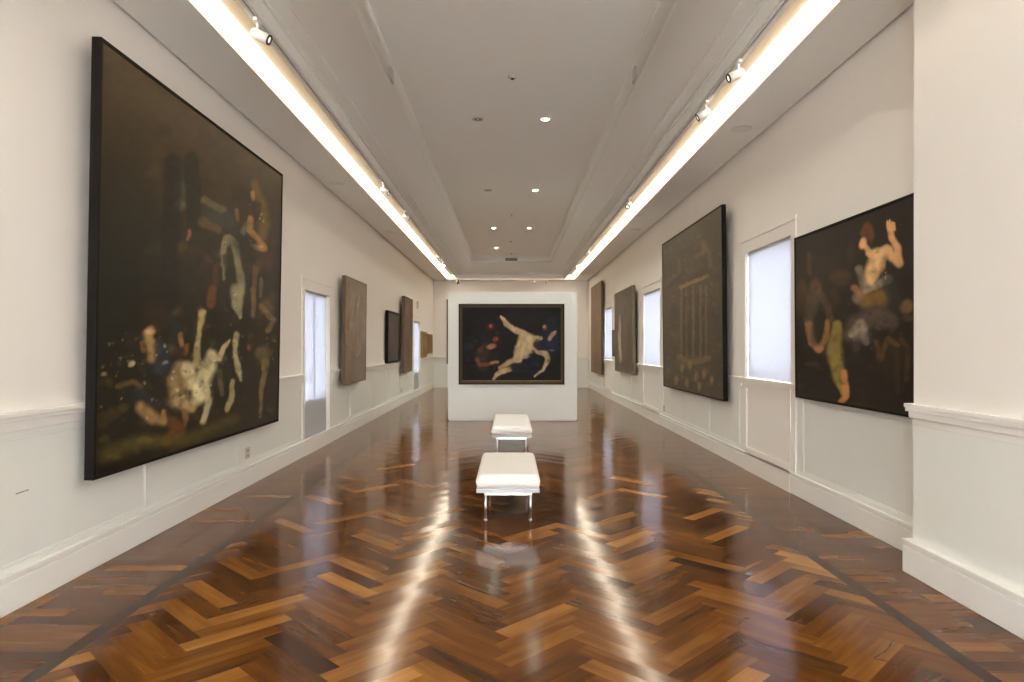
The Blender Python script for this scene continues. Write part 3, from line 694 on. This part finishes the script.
# ------------------------------------------------------------------ benches
def cushion_mesh(W, D, T):
    nx, ny = 33, int(33*D/W)
    v, f, g = [], [], {}
    tx, ty = 4, max(6, round(4*D/W))
    def top(i, j):
        u, w_ = i/(nx-1), j/(ny-1); e = min(u, 1-u)*W; e2 = min(w_, 1-w_)*D
        r = .05; dr = 0
        for q in (e, e2):
            if q < r: dr += (r - math.sqrt(max(0, r*r-(r-q)**2)))
        pu = abs(math.sin(math.pi*u*tx)); pv = abs(math.sin(math.pi*w_*ty))
        z = T + .018*math.sin(math.pi*u)*math.sin(math.pi*w_) - dr*.8 - .004*(1-min(1, pu*3))*(dr == 0) - .004*(1-min(1, pv*3))*(dr == 0)
        return (-W/2+u*W, w_*D, z)
    for j in range(ny):
        for i in range(nx): g[i, j] = len(v); v.append(top(i, j))
    for j in range(ny-1):
        for i in range(nx-1): f.append((g[i,j], g[i+1,j], g[i+1,j+1], g[i,j+1]))
    per = [(i,0) for i in range(nx)] + [(nx-1,j) for j in range(1,ny)] + [(i,ny-1) for i in range(nx-2,-1,-1)] + [(0,j) for j in range(ny-2,0,-1)]
    prev = [g[p] for p in per]
    for (z, o) in ((T*.55, .004), (T*.25, .0), (.0, -.012)):
        cur = []
        for p in per:
            x, y, _ = v[g[p]]; x = x*(1+2*o/W); y = D/2+(y-D/2)*(1+2*o/D); cur.append(len(v)); v.append((x, y, z))
        for k in range(len(per)): f.append((prev[k], cur[k], cur[(k+1)%len(per)], prev[(k+1)%len(per)]))
        prev = cur
    f.append(tuple(prev[::-1]))
    mb = MB(); mb.v = v; mb.f = [q[::-1] if False else q for q in f]; mb.sm = [True]*(len(f)-1)+[False]
    return mb
def bench(x, y, W, D, label, spots=None):
    t = thing('bench', label, 'bench', (x, y, 0), group=None)
    cushion_mesh(W, D, .125).build('cushion', M_leather, parent=t, loc=(0, 0, .300))
    mb = MB(); z0, z1 = .256, .290; a = .022
    mb.box(-W/2, W/2, 0, a, z0, z1); mb.box(-W/2, W/2, D-a, D, z0, z1); mb.box(-W/2, -W/2+a, a, D-a, z0, z1); mb.box(W/2-a, W/2, a, D-a, z0, z1)
    mb.build('seat_frame', M_whitem, parent=t, bevel=.004)
    MB().box(-W/2+a, W/2-a, a, D-a, .284, .300).build('seat_board', M_whitem, parent=t)
    for sx in (-1, 1):
        for yy in (.02, D-.04):
            mb = MB(); lx = sx*(W/2-.085)
            mb.tube((lx, yy, .006), (lx, yy, .256), .0125, n=16); lg = mb.build('leg', M_chrome, parent=t)
            MB().tube((lx, yy, 0), (lx, yy, .012), .017, n=16).build('foot_glide', M_chrome, parent=lg)
    # bolsters under the seat
    MB().box(-W/2+.07, W/2-.07, .012, .03, .235, .255).build('cross_rail', M_chrome, parent=t)
    MB().box(-W/2+.07, W/2-.07, D-.05, D-.03, .235, .255).build('cross_rail', M_chrome, parent=t)
bench(-.018, 6.28, .584, 1.36, 'white leather bench with chrome legs, the one nearer the viewer')
bench(.025, 10.1, .596, 1.85, 'white leather bench with chrome legs, the one nearer the partition')

# ------------------------------------------------------------------ lighting tracks, spotlights
ZS = Z + 2.62
def track(name, a, b_, label):
    t = thing(name, label, 'lighting track', ((a[0]+b_[0])/2, (a[1]+b_[1])/2, ZS))
    dx, dy = (b_[0]-a[0])/2, (b_[1]-a[1])/2
    if dx < .01:
        mb = MB(); mb.box(-.018, -.006, -dy, dy, -.022, 0); mb.box(.006, .018, -dy, dy, -.022, 0); mb.box(-.006, .006, -dy, dy, -.004, 0)
        mb.build('rail', M_fix, parent=t); MB().box(-.006, .006, -dy, dy, -.012, -.004).build('slot', M_dark, parent=t)
    else:
        mb = MB(); mb.box(-dx, dx, -.018, -.006, -.022, 0); mb.box(-dx, dx, .006, .018, -.022, 0); mb.box(-dx, dx, -.006, .006, -.004, 0)
        mb.build('rail', M_fix, parent=t); MB().box(-dx, dx, -.006, .006, -.012, -.004).build('slot', M_dark, parent=t)
xtl, xtr = CX - HW + 1.025, CX + HW - 1.025
track('lighting_track', (xtl, -4.3), (xtl, 25.9), 'long white lighting track on the left soffit inside the light strip')
track('lighting_track', (xtr, -4.3), (xtr, 25.9), 'long white lighting track on the right soffit inside the light strip')
ytk = YB - 1.01
track('lighting_track', (xtl+.025, ytk), (xtr-.025, ytk), 'short white lighting track across the far end soffit')
def spot(x, y, aim, label, black=False, lit=False, group=None, sc_=1.0):
    t = thing('track_spotlight', label, 'spotlight', (x, y, ZS - .022), group=group)
    m = M_black if black else M_fix
    MB().box(-.016, .016, -.055, .055, -.028, 0).build('adapter', m, parent=t, bevel=.003)
    MB().tube((0, 0, -.028), (0, 0, -.075), .010, n=12).build('stem', m, parent=t)
    d = Vector(aim).normalized(); L = .13*sc_; c = Vector((0, 0, -.118)) + d*.03; r = .042*sc_
    mb = MB(); mb.tube(c - d*L*.5, c + d*L*.5, r, n=28, cap=True); mb.tube(c - d*(L*.5+.012), c - d*L*.5, r*.8, r, n=28)
    hd = mb.build('lamp_body', m, parent=t)
    MB().ring(c + d*L*.5, d, r*.62, r*1.0, .010).build('rim', M_black, parent=hd)
    MB().tube(c + d*(L*.5), c + d*(L*.5+.003), r*.60, n=24).build('lens', M_lenson if lit else M_lens, parent=hd)
spot(xtl, 5.42, (.9, .05, -.4), 'white track spotlight nearest the viewer on the left soffit')
spot(xtl, 10.8, (.75, -.1, -.45), 'white track spotlight above the brown unframed painting, left soffit')
spot(xtl, 13.0, (.85, .1, -.4), 'white track spotlight farther on, left soffit before the small dark painting')
spot(xtl, 18.8, (.6, -.3, -.6), 'white unlit track spotlight near the far end of the left soffit')
spot(xtl, 20.5, (.35, -.8, -.5), 'glowing white track spotlight near the far end of the left soffit', lit=True)
spot(xtl+.03, ytk, (.1, -.4, -.9), 'black track spotlight at the far left corner of the soffit', black=True, sc_=1.3)
spot(xtr, 6.2, (-.9, 0, -.4), 'white track spotlight nearest the viewer on the right soffit')
spot(xtr, 7.23, (-.85, .1, -.5), 'white track spotlight second from the viewer on the right soffit')
spot(xtr, 11.9, (-.4, -.75, -.5), 'white track spotlight midway along the right soffit', lit=False)
spot(xtr, 18.0, (-.7, .1, -.5), 'white unlit track spotlight near the far end of the right soffit')
spot(xtr, 20.8, (-.35, -.8, -.5), 'glowing white track spotlight near the far end of the right soffit', lit=True)
spot(.92, ytk, (-.3, -.8, -.3), 'small white track spotlight on the end soffit, left of the two', sc_=.9)
spot(1.40, ytk, (-.3, -.8, -.3), 'small white track spotlight on the end soffit, right of the two', sc_=.9)

# ------------------------------------------------------------------ ceiling fittings
ZT = Z + 3.40
def downlight(x, y, lit, label, group=None, warm=False):
    t = thing('downlight', label, 'downlight', (x, y, ZT), group=group)
    MB().ring((0,0,0), (0,0,-1), .052, .085, .010).build('trim_ring', M_fix if lit else M_grille, parent=t)
    MB().tube((0,0,-.0035), (0,0,-.001), .052, n=24).build('lamp', (M_downw if warm else M_down) if lit else M_dark, parent=t)
    if lit:
        ld = bpy.data.lights.new('downlight_beam', 'SPOT'); ld.energy = 130; ld.spot_size = math.radians(125); ld.spot_blend = 1; ld.shadow_soft_size = .05
        ld.color = (1.0, .95, .82) if warm else (.90, 1.0, .88)
        lo = bpy.data.objects.new('downlight_beam', ld); C.objects.link(lo); lo.parent = t; lo.location = (0, 0, -.02)
    if not lit: MB().tube((0,0,-.007), (0,0,-.0036), .022, n=20).build('bulb', M_fix, parent=t)
g1 = 'lit downlights in the flat ceiling'; g2 = 'unlit downlights in the flat ceiling'
downlight(.526, 10.18, True, 'bright warm ceiling downlight, nearest and largest of the lit ones', g1, warm=True)
downlight(.55, 14.8, True, 'lit greenish-white ceiling downlight, second from the viewer in the right row', g1)
downlight(.55, 19.5, True, 'lit ceiling downlight, farthest in the right row', g1)
downlight(-.46, 19.5, True, 'lit ceiling downlight in the left row, nearer of the left two lit', g1)
downlight(-.47, 23.4, True, 'lit ceiling downlight in the left row, nearest the end wall', g1)
downlight(-.48, 10.18, False, 'unlit ceiling downlight nearest the viewer in the left row', g2)
downlight(-.48, 14.8, False, 'unlit ceiling downlight second from the viewer in the left row', g2)
def puck(x, y, r, z, h, name, label, cat, group=None):
    t = thing(name, label, cat, (x, y, z), group=group)
    b = MB(); b.tube((0,0,0), (0,0,-h*.5), r, n=28); b.tube((0,0,-h*.5), (0,0,-h), r, r*.7, n=28)
    b.build('housing', M_grille if name != 'ceiling_speaker' else M_fix, parent=t)
    if name == 'smoke_detector': MB().tube((0,0,-h), (0,0,-h-.012), r*.35, n=20).build('sensor', M_dark, parent=t)
    return t
puck(.03, 8.57, .055, ZT, .03, 'smoke_detector', 'small round grey smoke detector on ceiling, nearest the viewer', 'smoke detector')
puck(.04, 17.5, .05, ZT, .03, 'smoke_detector', 'small round detector mid ceiling beyond the second lit downlight', 'smoke detector')
puck(.04, 21.9, .05, ZT, .03, 'smoke_detector', 'small round detector on ceiling just before the last lit downlight', 'smoke detector')
puck(.06, 24.7, .05, ZT, .03, 'smoke_detector', 'small round detector on ceiling closest to the end vent', 'smoke detector')
def speaker(x, y, label):
    t = thing('ceiling_speaker', label, 'ceiling speaker', (x, y, ZS))
    MB().ring((0,0,0), (0,0,-1), .108, .125, .007).build('rim', M_fix, parent=t)
    MB().tube((0,0,0), (0,0,-.005), .108, n=32).build('grille', M_fix, parent=t)
speaker(2.78, 8.2, 'round white ceiling speaker in the right soffit, nearer one')
speaker(2.80, 15.2, 'round white ceiling speaker in the right soffit, farther one')
speaker(-2.76, 10.9, 'round white ceiling speaker in the left soffit, nearer one')
speaker(-2.72, 15.5, 'round white ceiling speaker in the left soffit, farther one')
# wall grilles on the cornice
for s, lb in ((-1, 'small grey vent grille high on the left ceiling cornice'), (1, 'small grey vent grille high on the right ceiling cornice')):
    xx = CX + s*(HW - 1.600)
    t = thing('vent_grille', lb, 'vent', (xx, 8.2, Z+3.19))
    MB().box(0, -s*.016, -.09, .09, 0, .15).build('vent_frame', M_grille, parent=t)
    mb = MB()
    for k in range(5): mb.box(-s*.016, -s*.020, -.075, .075, .02+k*.025, .032+k*.025)
    mb.build('slats', M_fix, parent=t)
t = thing('vent_grille', 'dark rectangular air vent above the end wall cornice', 'vent', (.05, YB-1.60, Z+3.21))
MB().box(-.22, .22, 0, .03, 0, .10).build('vent_frame', M_black, parent=t)
mb = MB(); [mb.box(-.2, .2, -.004, 0, .015+k*.025, .022+k*.025) for k in range(4)]; mb.build('slats', M_grille, parent=t)
# far-left sensor box
t = thing('wall_sensor', 'small beige box on the left wall above the far window', 'sensor box', (XL, 22.2, 2.86))
MB().box(0, .05, -.07, .07, 0, .22).build('housing', M_plate, parent=t, bevel=.006); MB().box(.05, .055, -.04, .04, .03, .12).build('lens', M_grille, parent=t)
def socket(s, y, z, label):
    X = (XL + .016) if s < 0 else (XR - .016)
    X = (XL+.004) if s < 0 else (XR-.004)
    t = thing('power_socket', label, 'power socket', (X, y, z))
    MB().box(0, -s*.010, -.058, .058, -.055, .075).build('plate', M_plate, parent=t, bevel=.003)
    for zz in (-.03, .03):
        for yy in (-.016, .016): MB().box(-s*.010, -s*.013, yy-.004, yy+.004, zz, zz+.018).build('socket_slot', M_dark, parent=t)
socket(-1, 7.86, .37, 'beige power socket low on the left wall under the huge painting')
socket(-1, 18.95, .38, 'power socket low on the left wall below the tall narrow painting')
socket(1, 13.95-.25, .36, 'power socket low on the right wall between window and columns painting')
# pencil-like scratch on the left wainscot
MB().tube((XL+.0045, 4.18, .700), (XL+.0045, 4.29, .703), .0022, n=6).build('scuff_mark', M_dark, parent=wl)
